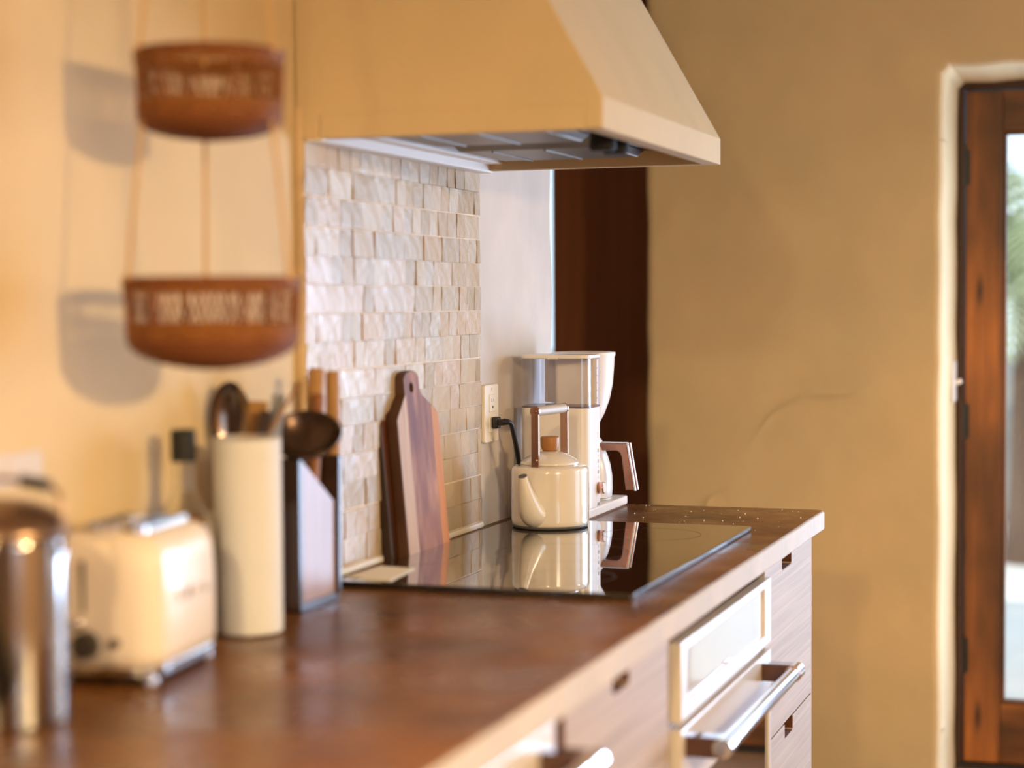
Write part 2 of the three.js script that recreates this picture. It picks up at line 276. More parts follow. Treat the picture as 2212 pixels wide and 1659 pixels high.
// ---------------------------------------------------------------- outside the door
struct('terrace', boxUV(box(-9, 14, -0.16, -0.02, -30, -5.76, 0.002)), M([0.86, 0.84, 0.82], 0.9, { map: rep(plasterTone, 0.4) }));
whole('garden_wall', boxUV(box(-5, 9, -0.02, 1.04, -12.3, -12.0, 0.03)), M([0.34, 0.36, 0.36], 0.9, { map: rep(plasterTone, 0.4) }), 'low blue-grey garden wall beyond the glazed door', 'garden wall');
{
  const leafMat = [M([0.30, 0.36, 0.18], 0.6, { transmission: 0.3 }), M([0.46, 0.50, 0.32], 0.6, { transmission: 0.3 })];
  const palm = thing('palm', 'feathery palm seen through the glass of the timber door', 'palm', [0.70, -0.02, -10.2]);
  part(palm, 'trunk', lathe([[0, 0], [0.14, 0], [0.11, 0.3], [0.085, 1.2], [0.075, 1.42], [0, 1.44]], 14), M([0.16, 0.10, 0.07], 0.9));
  for (let i = 0; i < 30; i++) {
    const a = i / 30 * 2 * Math.PI + rr(-0.2, 0.2), l = rr(1.0, 1.4), up = rr(0.1, 1.1), g = [], pts = [];
    for (let k = 0; k <= 8; k++) { const t = k / 8; pts.push([Math.cos(a) * l * t, 1.4 + up * Math.sin(t * 2.2) * 0.9 - 0.5 * t * t, Math.sin(a) * l * t]); }
    g.push(tube(pts, 0.008, 12, 5));
    const cv = cat(pts);
    for (let k = 1; k < 22; k++) for (const s of [-1, 1]) {
      const t = k / 22, P = cv.getPoint(t), T = cv.getTangent(t), side = V(-T.z, 0, T.x).normalize().multiplyScalar(s), L = 0.30 * Math.sin(Math.PI * (0.12 + 0.85 * t));
      const tip = P.clone().addScaledVector(side, L * 0.8).addScaledVector(T, L * 0.7).add(V(0, -0.4 * L, 0)), w = T.clone().multiplyScalar(0.02);
      const b = new THREE.BufferGeometry(), m = P.clone().lerp(tip, 0.5).add(V(0, 0.02, 0));
      const q = [P.clone().sub(w), P.clone().add(w), m.clone().add(w), P.clone().sub(w), m.clone().add(w), m.clone().sub(w), m.clone().sub(w), m.clone().add(w), tip];
      b.setAttribute('position', new THREE.Float32BufferAttribute(q.flatMap((v) => v.toArray()), 3)); b.computeVertexNormals();
      b.setAttribute('uv', new THREE.Float32BufferAttribute(new Float32Array(18), 2)); g.push(b);
    }
    part(palm, 'frond', merge(g), leafMat[i % 2]);
  }
}

// ================================================================ BACKSPLASH
{
  const bs = struct('wall_backsplash');
  const yTop = 1.69, zN = 2.735, zF = 3.566;
  part(bs, 'backing', boxUV(box(-0.012, 0.0004, Y - 0.01, yTop, -zF, -zN, 0.0005)), grout);
  part(bs, 'edge_band', boxUV(box(-0.0125, 0.0005, Y - 0.01, yTop, -zN - 0.003, -zN + 0.001, 0.002)), plaster);
  part(bs, 'base_trim', boxUV(box(-0.004, 0.008, Y, Y + 0.012, -zF, -zN, 0.004)), trimWhite);
  const tones = [[0.80, 0.74, 0.67], [0.74, 0.66, 0.57], [0.68, 0.64, 0.60], [0.82, 0.78, 0.73], [0.78, 0.68, 0.58], [0.66, 0.60, 0.52], [0.74, 0.72, 0.70], [0.80, 0.70, 0.62]].map((c, i) => M([c[0] * 0.66, c[1] * 0.545, c[2] * 0.40], 0.26, { specularIntensity: 0.55, clearcoat: 0.08, clearcoatRoughness: 0.14, bumpMap: rep(glazeBump, 14 + i), bumpScale: 0.0012 }));
  const variants = {};
  const tileGeo = (w, h, v) => variants[`${w}_${v}`] ??= (() => {   // hand-cut glazed face, chamfered and slightly wavy
    const N = 3, g = [], P = (i, j, lift) => { const u = (i / N - 0.5), t = (j / N - 0.5); return V(lift + 0.0012 * (hash(i * 7 + v, j, 5) - 0.5), t * (h - 0.0018), u * (w - 0.0018)); };
    const tri = (a, b, c) => g.push(...a.toArray(), ...b.toArray(), ...c.toArray());
    for (let i = 0; i < N; i++) for (let j = 0; j < N; j++) { const a = P(i, j, 0.004), b = P(i + 1, j, 0.004), c = P(i + 1, j + 1, 0.004), d = P(i, j + 1, 0.004); tri(a, c, b); tri(a, d, c); }
    const rim = []; for (let i = 0; i < N; i++) rim.push([i, 0]); for (let i = 0; i < N; i++) rim.push([N, i]); for (let i = N; i > 0; i--) rim.push([i, N]); for (let i = N; i > 0; i--) rim.push([0, i]);
    rim.forEach(([i, j], k) => { const [i2, j2] = rim[(k + 1) % rim.length], a = P(i, j, 0.004), b = P(i2, j2, 0.004), out = (q, ii, jj) => V(-0.005, q.y + (jj === 0 ? -0.0006 : jj === N ? 0.0006 : 0), q.z + (ii === 0 ? -0.0006 : ii === N ? 0.0006 : 0)), c = out(b, i2, j2), d = out(a, i, j); tri(a, b, c); tri(a, c, d); });
    const b = new THREE.BufferGeometry(); b.setAttribute('position', new THREE.Float32BufferAttribute(g, 3));
    const m = toCreasedNormals(mergeVertices(b, 1e-6), 0.6); return boxUV(m);
  })();
  let count = 0;
  const H = 0.0476;
  for (let r = 0, y = Y + 0.0125; y < yTop - 0.004; r++, y += H) {
    let z = zN + 0.002; const h = Math.min(H, yTop - y), shift = 0.002 * wob(r, 77);
    if (r % 2) z += 0;
    while (z < zF - 0.012) {
      let w = rnd() < 0.27 ? 0.096 : rnd() < 0.35 ? 0.043 : 0.0485; if (z + w > zF - 0.014) w = Math.round((zF - z) * 500) / 500;
      const m = part(bs, count ? `tile_${String(count).padStart(3, '0')}` : 'tile', tileGeo(w, h > 0.047 ? H : h, Math.floor(rnd() * 5)), tones[Math.floor(rnd() * tones.length)]);
      m.position.set(-0.001 + rr(-0.0012, 0.0012), y + h / 2 + shift, -(z + w / 2)); m.rotation.set(0, rr(-0.022, 0.022), rr(-0.022, 0.022)); count++; z += w;
    }
  }
}
{ // outlet with two receptacles
  const o = thing('wall_outlet', 'tall almond double wall outlet with a black plug, beside the backsplash tiles', 'outlet', [-0.002, 1.1495, -3.62]);
  const plate = roundRect(0.085, 0.119, 0.006);
  part(o, 'plate', ext(poly(plate), 0.009, 0.0025).rotateY(Math.PI / 2), almond);
  for (const y of [0.021, -0.021]) {
    const r = part(o, 'receptacle', merge(ext(poly(roundRect(0.034, 0.036, 0.003)), 0.003, 0.001).rotateY(Math.PI / 2).translate(0.008, y, 0)), almond);
    part(r, 'slot', merge(box(0.0105, 0.0113, y + 0.002, y + 0.010, 0.0055, 0.0075, 0.0003), box(0.0105, 0.0113, y + 0.003, y + 0.009, -0.0075, -0.0055, 0.0003), cyl(0.0028, 0.0028, 0.0008, 12).rotateZ(Math.PI / 2).translate(0.011, y - 0.008, 0)), blackPlastic);
  }
  for (const y of [0.05, -0.05]) part(o, 'screw', merge(cyl(0.0032, 0.0032, 0.002, 14).rotateZ(Math.PI / 2).translate(0.0095, y, 0), box(0.0102, 0.0108, y - 0.0025, y + 0.0025, -0.0005, 0.0005, 0.0002)), almond);
}
{ // near-left outlet plate, cut by the frame
  const matte = M([0.62, 0.56, 0.54], 0.85);
  const o = thing('wall_outlet', 'white wall plate cut by the left frame edge above the steel canister', 'outlet', [-0.013, 1.181, -1.93]);
  part(o, 'plate', ext(poly(roundRect(0.119, 0.04, 0.006)), 0.007, 0.002).rotateY(Math.PI / 2), matte);
  part(o, 'receptacle', box(0.006, 0.0085, -0.014, 0.014, -0.018, 0.018, 0.001), matte);
}

// ================================================================ RANGE HOOD
{
  const h = thing('range_hood', 'tall tapering sand-plastered range hood above the cooktop', 'range hood');
  const zN = -2.735, zF = -3.563, xF = 0.499, yb = 1.64, yt = 1.689, slope = (x) => yt + (xF - x) * 1.76;
  // outer skin: outline in (x, y), run along z; hollow below
  const outer = poly([[-0.0125, yb], [-0.0125, 2.75], [0.02, 2.75], [0.02, slope(0.02) > 2.75 ? 2.75 : slope(0.02)], [xF, yt], [xF, yb], [xF - 0.03, yb], [xF - 0.03, yb + 0.035], [0.03, yb + 0.035], [0.03, yb]]);
  part(h, 'canopy', boxUV(ext(outer, zN - zF, 0.004, 2).translate(0, 0, zF)), hoodPlaster);
  part(h, 'end_board', boxUV(box(0.03, xF - 0.026, yb, yb + 0.04, zF + 0.001, zF + 0.024, 0.002)), hoodPlaster);
  part(h, 'end_board', boxUV(box(0.03, xF - 0.026, yb, yb + 0.04, zN - 0.024, zN - 0.001, 0.002)), hoodPlaster);
  part(h, 'rear_trim', boxUV(merge(box(0.004, 0.034, yb - 0.004, yb + 0.02, zF + 0.004, zN - 0.004, 0.003), box(0.03, 0.062, yb + 0.012, yb + 0.03, zF + 0.02, zN - 0.02, 0.003))), trimWhite, 'white trim strip along the wall');
  const liner = part(h, 'liner', box(0.062, xF - 0.03, yb + 0.03, yb + 0.04, zF + 0.024, zN - 0.024, 0.002), linerSteel);
  for (const [z0, z1] of [[zF + 0.05, -3.16], [-3.14, zN - 0.05]]) {      // two sloped filters
    const f = part(h, 'filter', extX(poly([[-z1, yb + 0.028], [-z0, yb + 0.028], [-z0 - 0.05, yb + 0.012], [-z1 + 0.05, yb + 0.012]]), 0.09, 0.36, 0.002), linerSteel);
    for (let k = 0; k < 2; k++) part(f, 'seam', box(0.15 + k * 0.1, 0.154 + k * 0.1, yb + 0.009, yb + 0.0125, z0 + 0.06, z1 - 0.06, 0.001), linerSteel);
  }
  for (const z of [-2.97, -3.05]) {
    const k = part(h, 'control_knob', merge(cyl(0.019, 0.023, 0.036, 28).translate(0.432, yb + 0.008, z), cyl(0.022, 0.019, 0.005, 28).translate(0.432, yb - 0.0125, z)), M([0.004, 0.004, 0.005], 0.8), 'round black knob under the front edge');
  }
}

// ================================================================ COUNTER AND COOKTOP
{
  const xE = 0.62, zE = 4.07;
  const c = thing('countertop', 'long brown polished concrete worktop with daylight painted pale on its edge', 'countertop');
  const edge = [[-0.013, -1.2]]; edge.push([xE, -1.2]);
  for (let i = 0; i < 46; i++) edge.push([xE + 0.0022 * wob(i, 15), -1.1 + i * 0.11]);
  edge.push([xE, zE - 0.02], [xE - 0.004, zE - 0.006], [xE - 0.02, zE], [-0.013, zE]);
  const sink = [[0.09, -0.9], [0.09, 1.56], [0.53, 1.56], [0.53, -0.9]];
  const top = poly(edge, [sink]);
  part(c, 'slab', boxUV(extY(top, Y - 0.042, Y - 0.0012, 0.005, 3)), counterEdgeLit, 'concrete edge painted pale for the daylight on it');
  const inset = edge.map(([x, z]) => [Math.min(x, xE) - (x > 0.1 ? 0.004 : 0), z > zE - 0.03 && x > 0.1 ? z - 0.003 : z]);
  part(c, 'brown_top', boxUV(extY(poly(inset, [sink]), Y - 0.004, Y, 0.0008, 1)), counterTop, 'brown top layer, darker than the daylit edge');
  const s = thing('sink', 'dark sink bowl at the near end of the worktop', 'sink', [0.31, 0, -0.343]);
  part(s, 'bowl', boxUV(merge(box(-0.235, 0.235, 0.66, 0.675, -1.26, 1.25, 0.003), box(-0.235, -0.22, 0.66, Y - 0.044, -1.26, 1.25, 0.003), box(0.22, 0.235, 0.66, Y - 0.044, -1.26, 1.25, 0.003), box(-0.235, 0.235, 0.66, Y - 0.044, -1.26, -1.235, 0.003), box(-0.235, 0.235, 0.66, Y - 0.044, 1.235, 1.25, 0.003))), blackPlastic);
  part(s, 'drain', cyl(0.04, 0.04, 0.004, 24).translate(0, 0.677, 0), steel);
}
{
  const t = thing('cooktop', 'black glass cooktop set flush in the brown worktop under the hood', 'cooktop', [0.293, Y, -3.2]);
  part(t, 'glass_top', extY(poly(roundRect(0.496, 0.9, 0.008)), 0.003, 0.0105, 0.0012, 3), blackGlass);
  part(t, 'underframe', extY(poly(roundRect(0.488, 0.892, 0.008)), 0, 0.0035, 0.0005), blackPlastic);
  for (const [x, z, r] of [[0.09, -0.27, 0.095], [-0.12, -0.27, 0.075], [0.0, 0.02, 0.12], [0.1, 0.3, 0.075], [-0.12, 0.3, 0.095]])
    part(t, 'burner_ring', new THREE.RingGeometry(r - 0.0012, r, 64).rotateX(-Math.PI / 2).translate(x, 0.0107, z), printGrey);
}
{ // white card on the near-left corner of the cooktop
  const g = extY(poly([[0.046, 2.785], [0.130, 2.772], [0.119, 2.905], [0.055, 2.915]]), Y + 0.0107, Y + 0.0125);
  whole('card', g, cardMat, 'small cream card lying on the near corner of the black cooktop', 'card');
}
{ // crumbs
  const g = []; for (let i = 0; i < 34; i++) { const s = rr(0.0006, 0.0018), z = rr(-4.05, -3.66), x = rr(0.2, 0.6); g.push(new THREE.IcosahedronGeometry(s, 0).translate(x, Y + s * 0.6, z)); }
  const m = whole('crumbs', merge(g), trimWhite, 'scattered pale crumbs on the worktop behind the cooktop', 'crumbs'); m.userData.kind = 'stuff';
}

// ================================================================ CABINETS
const xC = 0.60;
// a front whose top edge has a finger notch; z runs n0 > n1 (near to far)
function front(o, name, z0, z1, y0, y1, n0, n1) {
  const a = -z0, b = -z1, d = 0.03;
  const pts = [[a, y0], [b, y0], [b, y1]];
  if (n0) pts.push([-n1, y1], [-n1, y1 - d + 0.006], [-n1 - 0.006, y1 - d], [-n0 + 0.006, y1 - d], [-n0, y1 - d + 0.006], [-n0, y1]);
  pts.push([a, y1]);
  const f = part(o, name, boxUVh(extX(poly(pts), xC - 0.02, xC, 0.0012)), paleWood);
  if (n0) part(f, 'finger_notch', boxUV(merge(box(xC - 0.024, xC - 0.0005, y1 - d, y1, n1, n1 + 0.0016, 0.0005), box(xC - 0.024, xC - 0.0005, y1 - d, y1 - d + 0.0016, n1 + 0.005, n0 - 0.005, 0.0005), box(xC - 0.03, xC - 0.024, y1 - d - 0.004, y1, n1 - 0.004, n0 + 0.004, 0.001))), gapShadeWood, 'finger notch with its shade painted as a dark lining');
  return f;
}
{
  const c = thing('base_cabinet', 'pale wood drawer cabinet at the far end of the counter, beyond the oven', 'cabinet');
  part(c, 'carcass', boxUV(merge(box(0.0, xC - 0.022, 0.1, Y - 0.044, -3.5, -3.482, 0.001), box(0.0, xC - 0.022, 0.1, Y - 0.044, -3.998, -3.98, 0.001), box(0.0, 0.02, 0.1, Y - 0.044, -3.98, -3.5, 0.001), box(0.0, xC - 0.022, 0.1, 0.118, -3.98, -3.5, 0.001), box(xC - 0.1, xC - 0.03, 0.0, 0.1, -3.998, -3.482, 0.001))), gapShadeWood);
  part(c, 'end_panel', boxUV(box(0.0, xC - 0.001, 0.0, Y - 0.044, -4.012, -3.999, 0.002)), paleWood);
  front(c, 'drawer_front', -3.484, -3.994, 0.532, 0.872, -3.66, -3.765);
  front(c, 'drawer_front', -3.484, -3.994, 0.11, 0.528, -3.69, -3.78);
}
{
  const c = thing('base_cabinet', 'pale wood drawer cabinet between the oven and the dishwasher', 'cabinet');
  part(c, 'carcass', boxUV(merge(box(0.0, xC - 0.022, 0.1, Y - 0.044, -2.745, -2.727, 0.001), box(0.0, xC - 0.022, 0.1, Y - 0.044, -2.208, -2.19, 0.001), box(0.0, 0.02, 0.1, Y - 0.044, -2.727, -2.208, 0.001), box(0.0, xC - 0.022, 0.1, 0.118, -2.727, -2.208, 0.001), box(xC - 0.1, xC - 0.03, 0.0, 0.1, -2.745, -2.19, 0.001))), gapShadeWood);
  front(c, 'drawer_front', -2.200, -2.732, 0.632, 0.874, -2.42, -2.505);
  front(c, 'drawer_front', -2.200, -2.732, 0.11, 0.628, -2.42, -2.505);
  part(c, 'gap_shade_strip', boxUV(box(0.5, xC - 0.0005, 0.11, 0.874, -2.1995, -2.197, 0.0005)), gapShadeWood, 'dark strip painting the shade of the gap by the dishwasher');
}
function barHandle(o, z0, z1, y, x, xr) {       // z0 near, z1 far: two brackets, bar and end rings
  const h = part(o, 'handle', rod([x, y, z0 + 0.012], [x, y, z1 - 0.012], 0.0135, 28), polished, 'polished steel bar handle');
  for (const z of [z0, z1]) {
    part(h, 'bracket', merge(box(xr, x + 0.004, y - 0.017, y + 0.015, z - 0.018, z + 0.018, 0.003)), bronzeGloss);
    part(h, 'end_ring', new THREE.TorusGeometry(0.0138, 0.0016, 8, 28).translate(x, y, z === z0 ? z - 0.022 : z + 0.022), copperSteel);
    part(h, 'end_cap', rod([x, y, z - 0.021], [x, y, z + 0.021], 0.0155, 28), polished);
  }
}
{
  const o = thing('oven', 'white built-in oven under the cooktop with a glass control panel and a steel bar handle', 'oven');
  const z0 = -2.757, z1 = -3.474, xo = 0.614;
  part(o, 'body', boxUV(box(0.03, 0.592, 0.2, 0.852, z1 + 0.006, z0 - 0.006, 0.003)), M([0.26, 0.11, 0.04], 0.5));
  const panel = part(o, 'control_panel', boxUV(extX(poly([[-z0, 0.734], [-z1, 0.734], [-z1, 0.857], [-z0, 0.857]], [[[-z0 + 0.035, 0.755], [-z0 + 0.035, 0.842], [-z1 - 0.06, 0.842], [-z1 - 0.06, 0.755]]]), 0.593, xo, 0.002)), appliance);
  part(panel, 'screen', box(0.596, 0.6085, 0.754, 0.843, z1 + 0.059, z0 - 0.034, 0.001), screenSheen, 'glass screen painted pale for the reflected door');
  const door = part(o, 'door', boxUV(extX(poly([[-z0, 0.14], [-z1, 0.14], [-z1, 0.722], [-z0, 0.722]], [[[-z0 + 0.02, 0.2], [-z0 + 0.02, 0.618], [-z1 - 0.02, 0.618], [-z1 - 0.02, 0.2]]]), 0.585, xo, 0.002)), appliance);
  part(door, 'window', box(0.59, 0.61, 0.199, 0.619, z1 + 0.019, z0 - 0.019, 0.001), blackGlass, 'dark glass oven window');
  barHandle(o, -2.80, -3.40, 0.694, 0.672, xo - 0.002);
}
{
  const o = thing('dishwasher', 'white dishwasher front at the near end of the counter, with a bar handle', 'dishwasher');
  part(o, 'body', boxUV(box(0.03, 0.575, 0.12, 0.868, -2.135, -1.63, 0.003)), gapShadeWood);
  part(o, 'door', boxUV(box(0.578, 0.606, 0.14, 0.872, -2.143, -1.62, 0.004)), appliance);
  barHandle(o, -1.66, -2.095, 0.833, 0.664, 0.604);
}
{
  const c = thing('base_cabinet', 'pale wood sink cabinet nearest the camera, before the dishwasher', 'cabinet');
  part(c, 'carcass', boxUV(merge(box(0.0, xC - 0.022, 0.1, 0.64, -1.545, 1.2, 0.001))), gapShadeWood);
  front(c, 'drawer_front', -0.9, -1.614, 0.11, 0.874, -1.18, -1.28);
  front(c, 'drawer_front', 0.15, -0.896, 0.11, 0.874, -0.32, -0.42);
}

whole('magnet', lathe([[0, 0], [0.012, 0], [0.0125, 0.003], [0.010, 0.005], [0, 0.0052]], 28).rotateZ(-Math.PI / 2).translate(0.606, 0.862, -1.83), M([0.55, 0.62, 0.04], 0.5), 'small lime green round magnet at the top of the dishwasher front', 'magnet');

// ================================================================ KETTLE
{
  const k = thing('kettle', 'cream enamel stovetop kettle with a wooden lid knob, on the black cooktop', 'kettle', [0.157, Y + 0.0107, -3.540], -0.165);
  part(k, 'body', lathe([[0, 0.002], [0.066, 0.002], [0.0735, 0.0035], [0.0765, 0.008], [0.0775, 0.016], [0.0775, 0.06], [0.0772, 0.108], [0.0765, 0.116], [0.0735, 0.1205], [0.068, 0.1225], [0.060, 0.1235], [0.0585, 0.125], [0.0575, 0.122], [0, 0.12]], 72), enamel);
  part(k, 'base_rim', lathe([[0.06, 0], [0.0735, 0], [0.0755, 0.003], [0.076, 0.0065], [0.074, 0.0055], [0.06, 0.003]], 72), enamelWorn, 'dark worn rim round the foot');
  const lid = part(k, 'lid', lathe([[0.0, 0.119], [0.0555, 0.1215], [0.0585, 0.1255], [0.0588, 0.1285], [0.0565, 0.1305], [0.050, 0.136], [0.038, 0.1435], [0.024, 0.149], [0.012, 0.151], [0, 0.1512]], 64), enamel);
  part(lid, 'knob', lathe([[0, 0.150], [0.0135, 0.150], [0.0165, 0.154], [0.0182, 0.160], [0.0188, 0.168], [0.0190, 0.176], [0.0185, 0.1785], [0.0165, 0.1795], [0, 0.1797]], 40), knobWood, 'turned wooden knob');
  { // tapering spout
    const g = new THREE.TubeGeometry(cat([[0, 0.030, 0.052], [0, 0.037, 0.078], [0.0, 0.064, 0.097], [0.0, 0.090, 0.109], [0, 0.110, 0.1165]]), 40, 1, 26, false), p = g.attributes.position, cv = cat([[0, 0.030, 0.052], [0, 0.037, 0.078], [0.0, 0.064, 0.097], [0.0, 0.090, 0.109], [0, 0.110, 0.1165]]);
    for (let i = 0; i <= 40; i++) { const t = i / 40, c = cv.getPointAt(t), r = 0.0245 * Math.pow(1 - t, 1.1) + 0.0082; for (let j = 0; j <= 26; j++) { const q = i * 27 + j; p.setXYZ(q, c.x + (p.getX(q) - c.x) * r, c.y + (p.getY(q) - c.y) * r, c.z + (p.getZ(q) - c.z) * r); } }
    g.computeVertexNormals();
    const sp = part(k, 'spout', g, enamel);
    part(sp, 'spout_opening', new THREE.CircleGeometry(0.0078, 20).applyQuaternion(new THREE.Quaternion().setFromUnitVectors(V(0, 0, 1), cv.getTangentAt(1))).translate(0, 0.1098, 0.1164), enamelWorn);
    part(sp, 'spout_lip', new THREE.TorusGeometry(0.0082, 0.0009, 8, 24).applyQuaternion(new THREE.Quaternion().setFromUnitVectors(V(0, 0, 1), cv.getTangentAt(1))).translate(0, 0.11, 0.1166), enamelWorn);
  }
  const hnd = part(k, 'handle', rod([0, 0.2325, 0.061], [0, 0.2325, -0.061], 0.0096, 28), gripWood, 'pale wooden grip');
  for (const s of [1, -1]) {
    part(hnd, 'strap', merge(box(-0.0085, 0.0085, 0.116, 0.2345, s * 0.0635 - 0.0016, s * 0.0635 + 0.0016, 0.0012), cyl(0.0105, 0.0105, 0.0034, 28).rotateX(Math.PI / 2).translate(0, 0.2325, s * 0.0635)), copperSteel, 'brown metal strap');
    part(hnd, 'rivet', cyl(0.0052, 0.006, 0.003, 20).rotateX(s * Math.PI / 2).translate(0, 0.136, s * 0.0664), copperSteel);
    part(hnd, 'rivet', cyl(0.004, 0.0046, 0.0024, 20).rotateX(s * Math.PI / 2).translate(0, 0.2325, s * 0.0664), copperSteel);
  }
}

// ================================================================ COFFEE MAKER
const font = await new FontLoader().loadAsync('fonts/droid/droid_sans_regular.typeface.json');
const text = (s, size, depth = 0.0004) => { const g = new TextGeometry(s, { font, size, depth, curveSegments: 3, bevelEnabled: false }); g.computeBoundingBox(); const b = g.boundingBox; return g.translate(-(b.min.x + b.max.x) / 2, -(b.min.y + b.max.y) / 2, 0); };
{
  // local axes: front faces +x, tower at +z (near), carafe at -z (far)
  const c = thing('coffee_maker', 'white drip coffee maker with a clear water tank and a copper knob, behind the kettle', 'coffee maker', [0.103, Y, -3.893]);
  const W = 0.153, D = 0.316;
  part(c, 'base', extY(poly(roundRect(W, D, 0.012)), 0.003, 0.022, 0.003, 3), whitePlastic);
  part(c, 'base_foot', extY(poly(roundRect(W - 0.006, D - 0.006, 0.01)), 0, 0.0045), copperSteel, 'copper strip under the base');
  part(c, 'warming_plate', lathe([[0, 0.022], [0.062, 0.022], [0.062, 0.0245], [0.058, 0.026], [0, 0.026]], 48).translate(0.0, 0, -0.062), whitePlastic);
  const tz = 0.103, TD = 0.110;
  part(c, 'tower', extY(poly(roundRect(W - 0.001, TD, 0.026)), 0.0215, 0.235, 0.002, 2).translate(0, 0, tz), whitePlastic);
  part(c, 'tower_seam', extY(poly(roundRect(W - 0.0015, TD - 0.0005, 0.026), [roundRect(W - 0.004, TD - 0.003, 0.025).reverse()]), 0.2275, 0.2285).translate(0, 0, tz), M([0.5, 0.45, 0.4], 0.6));
  const tank = part(c, 'water_tank', extY(poly(roundRect(W, TD + 0.001, 0.026), [roundRect(W - 0.004, TD - 0.003, 0.024).reverse()]), 0.2352, 0.338).translate(0, 0, tz), clearPlastic, 'clear plastic tank');
  part(tank, 'tank_floor', extY(poly(roundRect(W - 0.001, TD - 0.001, 0.025)), 0.235, 0.2385, 0.001).translate(0, 0, tz), smokeBase, 'dark violet tank floor');
  part(tank, 'inner_column', extY(poly(roundRect(0.096, 0.03, 0.012)), 0.2385, 0.336, 0.001).translate(0.0245, 0, tz - 0.036), whitePlastic);
  const marks = []; for (let i = 0; i < 5; i++) marks.push(box(W / 2 - 0.0006, W / 2 + 0.0004, 0.252 + i * 0.016, 0.2545 + i * 0.016, tz - 0.012, tz - 0.0105, 0.0002));
  part(tank, 'level_mark', merge(marks), M([0.2, 0.18, 0.2], 0.6));
  const lid = part(c, 'tank_lid', extY(poly(roundRect(W + 0.002, TD + 0.002, 0.027)), 0.338, 0.3465, 0.0025, 3).translate(0, 0, tz), whitePlastic);
  part(lid, 'lid_tab', box(-0.012, 0.012, 0.337, 0.3415, tz + TD / 2 - 0.001, tz + TD / 2 + 0.0025, 0.001), whitePlastic);
  // bridge and conical brew basket over the carafe
  part(c, 'bridge', extY(poly(roundRect(0.1, 0.10, 0.02)), 0.24, 0.345, 0.003).translate(-0.01, 0, -0.006), whitePlastic);
  part(c, 'brew_basket', lathe([[0, 0.178], [0.026, 0.178], [0.030, 0.182], [0.046, 0.212], [0.057, 0.242], [0.0645, 0.278], [0.0675, 0.318], [0.0685, 0.3375], [0.0702, 0.338], [0.0704, 0.3455], [0.069, 0.347], [0.064, 0.3472], [0.062, 0.3455], [0, 0.3455]], 64).translate(0.004, 0, -0.052), whitePlastic);
  // thermal carafe
  const car = part(c, 'carafe', lathe([[0, 0.027], [0.058, 0.027], [0.0615, 0.030], [0.0628, 0.045], [0.0628, 0.0455], [0.0622, 0.046], [0.0628, 0.0465], [0.0622, 0.075], [0.0585, 0.098], [0.052, 0.120], [0.043, 0.138], [0.040, 0.143], [0.0405, 0.152], [0.036, 0.158], [0.0, 0.160]], 64).translate(0.004, 0, -0.052), whitePlastic, 'white thermal carafe');
  { // flat copper-toned handle: an L in the plane (x, y)
    const s = poly([[0.03, 0.147], [0.1005, 0.147], [0.1185, 0.044], [0.098, 0.044], [0.0885, 0.118], [0.085, 0.127], [0.078, 0.131], [0.03, 0.131]]);
    part(car, 'carafe_handle', ext(s, 0.022, 0.0025, 3).translate(0.004, 0, -0.011 - 0.052), carafeMetal, 'angular copper-toned handle');
    part(car, 'handle_edge', merge(rod([0.106, 0.1475, -0.041], [0.1235, 0.0445, -0.041], 0.0022, 10), rod([0.106, 0.1475, -0.063], [0.1235, 0.0445, -0.063], 0.0022, 10), rod([0.034, 0.1478, -0.052], [0.106, 0.1478, -0.052], 0.002, 10)), polished);
  }
  // front controls on the tower's +x face
  const xf = W / 2 - 0.0006, kz = 0.083;
  const knob = part(c, 'knob', lathe([[0, 0], [0.0125, 0], [0.0128, 0.012], [0.0118, 0.0135], [0, 0.0135]], 40).rotateZ(-Math.PI / 2).translate(xf, 0.062, kz), M([0.72, 0.42, 0.34], 0.16, { metalness: 1 }), 'copper knob with a white face');
  part(knob, 'knob_face', cyl(0.0105, 0.0105, 0.0012, 32).rotateZ(Math.PI / 2).translate(xf + 0.0138, 0.062, kz), whitePlastic);
  part(c, 'knob_recess', ext(poly(roundRect(0.034, 0.046, 0.012)), 0.0008, 0.0003).rotateY(Math.PI / 2).translate(xf - 0.0004, 0.058, kz), whitePlastic);
  const ink = M([0.28, 0.25, 0.24], 0.6);
  part(c, 'lettering', text('CAFÉ', 0.0066).rotateY(Math.PI / 2).translate(xf + 0.0003, 0.0285, kz), ink);
  const ind = []; for (let i = 0; i < 6; i++) { ind.push(text(['|||', 'l', '|||', 'l', '|||', 'l'][i], 0.0052).rotateY(Math.PI / 2).translate(xf + 0.0003, 0.142 - i * 0.0115, kz + 0.002)); }
  part(c, 'indicator_print', merge(ind), M([0.42, 0.40, 0.40], 0.6));
  part(c, 'indicator_light', merge([0, 1, 2].map((i) => box(xf, xf + 0.0008, 0.168, 0.182, kz - 0.004 + i * 0.005, kz - 0.002 + i * 0.005, 0.0003))), M([0.95, 0.95, 0.97], 0.3));
}
{ // power cord with its plug
  const c = thing('power_cord', 'black power cord and plug running from the wall outlet behind the kettle', 'power cord');
  part(c, 'cord', tube([[0.044, 1.1325, -3.613], [0.0475, 1.130, -3.618], [0.0485, 1.122, -3.626], [0.047, 1.09, -3.650], [0.044, 1.04, -3.684], [0.038, 0.99, -3.707], [0.022, 0.945, -3.722], [0.014, 0.9275, -3.76], [0.013, 0.926, -3.86]], 0.0052, 70, 10), blackPlastic);
  part(c, 'plug', merge(rb(0.014, 0.024, 0.024, 0.004).translate(0.0165, 1.1305, -3.62), rb(0.014, 0.013, 0.015, 0.003).translate(0.029, 1.1315, -3.617), cyl(0.0058, 0.0072, 0.012, 14).rotateZ(-Math.PI / 2).translate(0.041, 1.1325, -3.614)), blackPlastic);
}

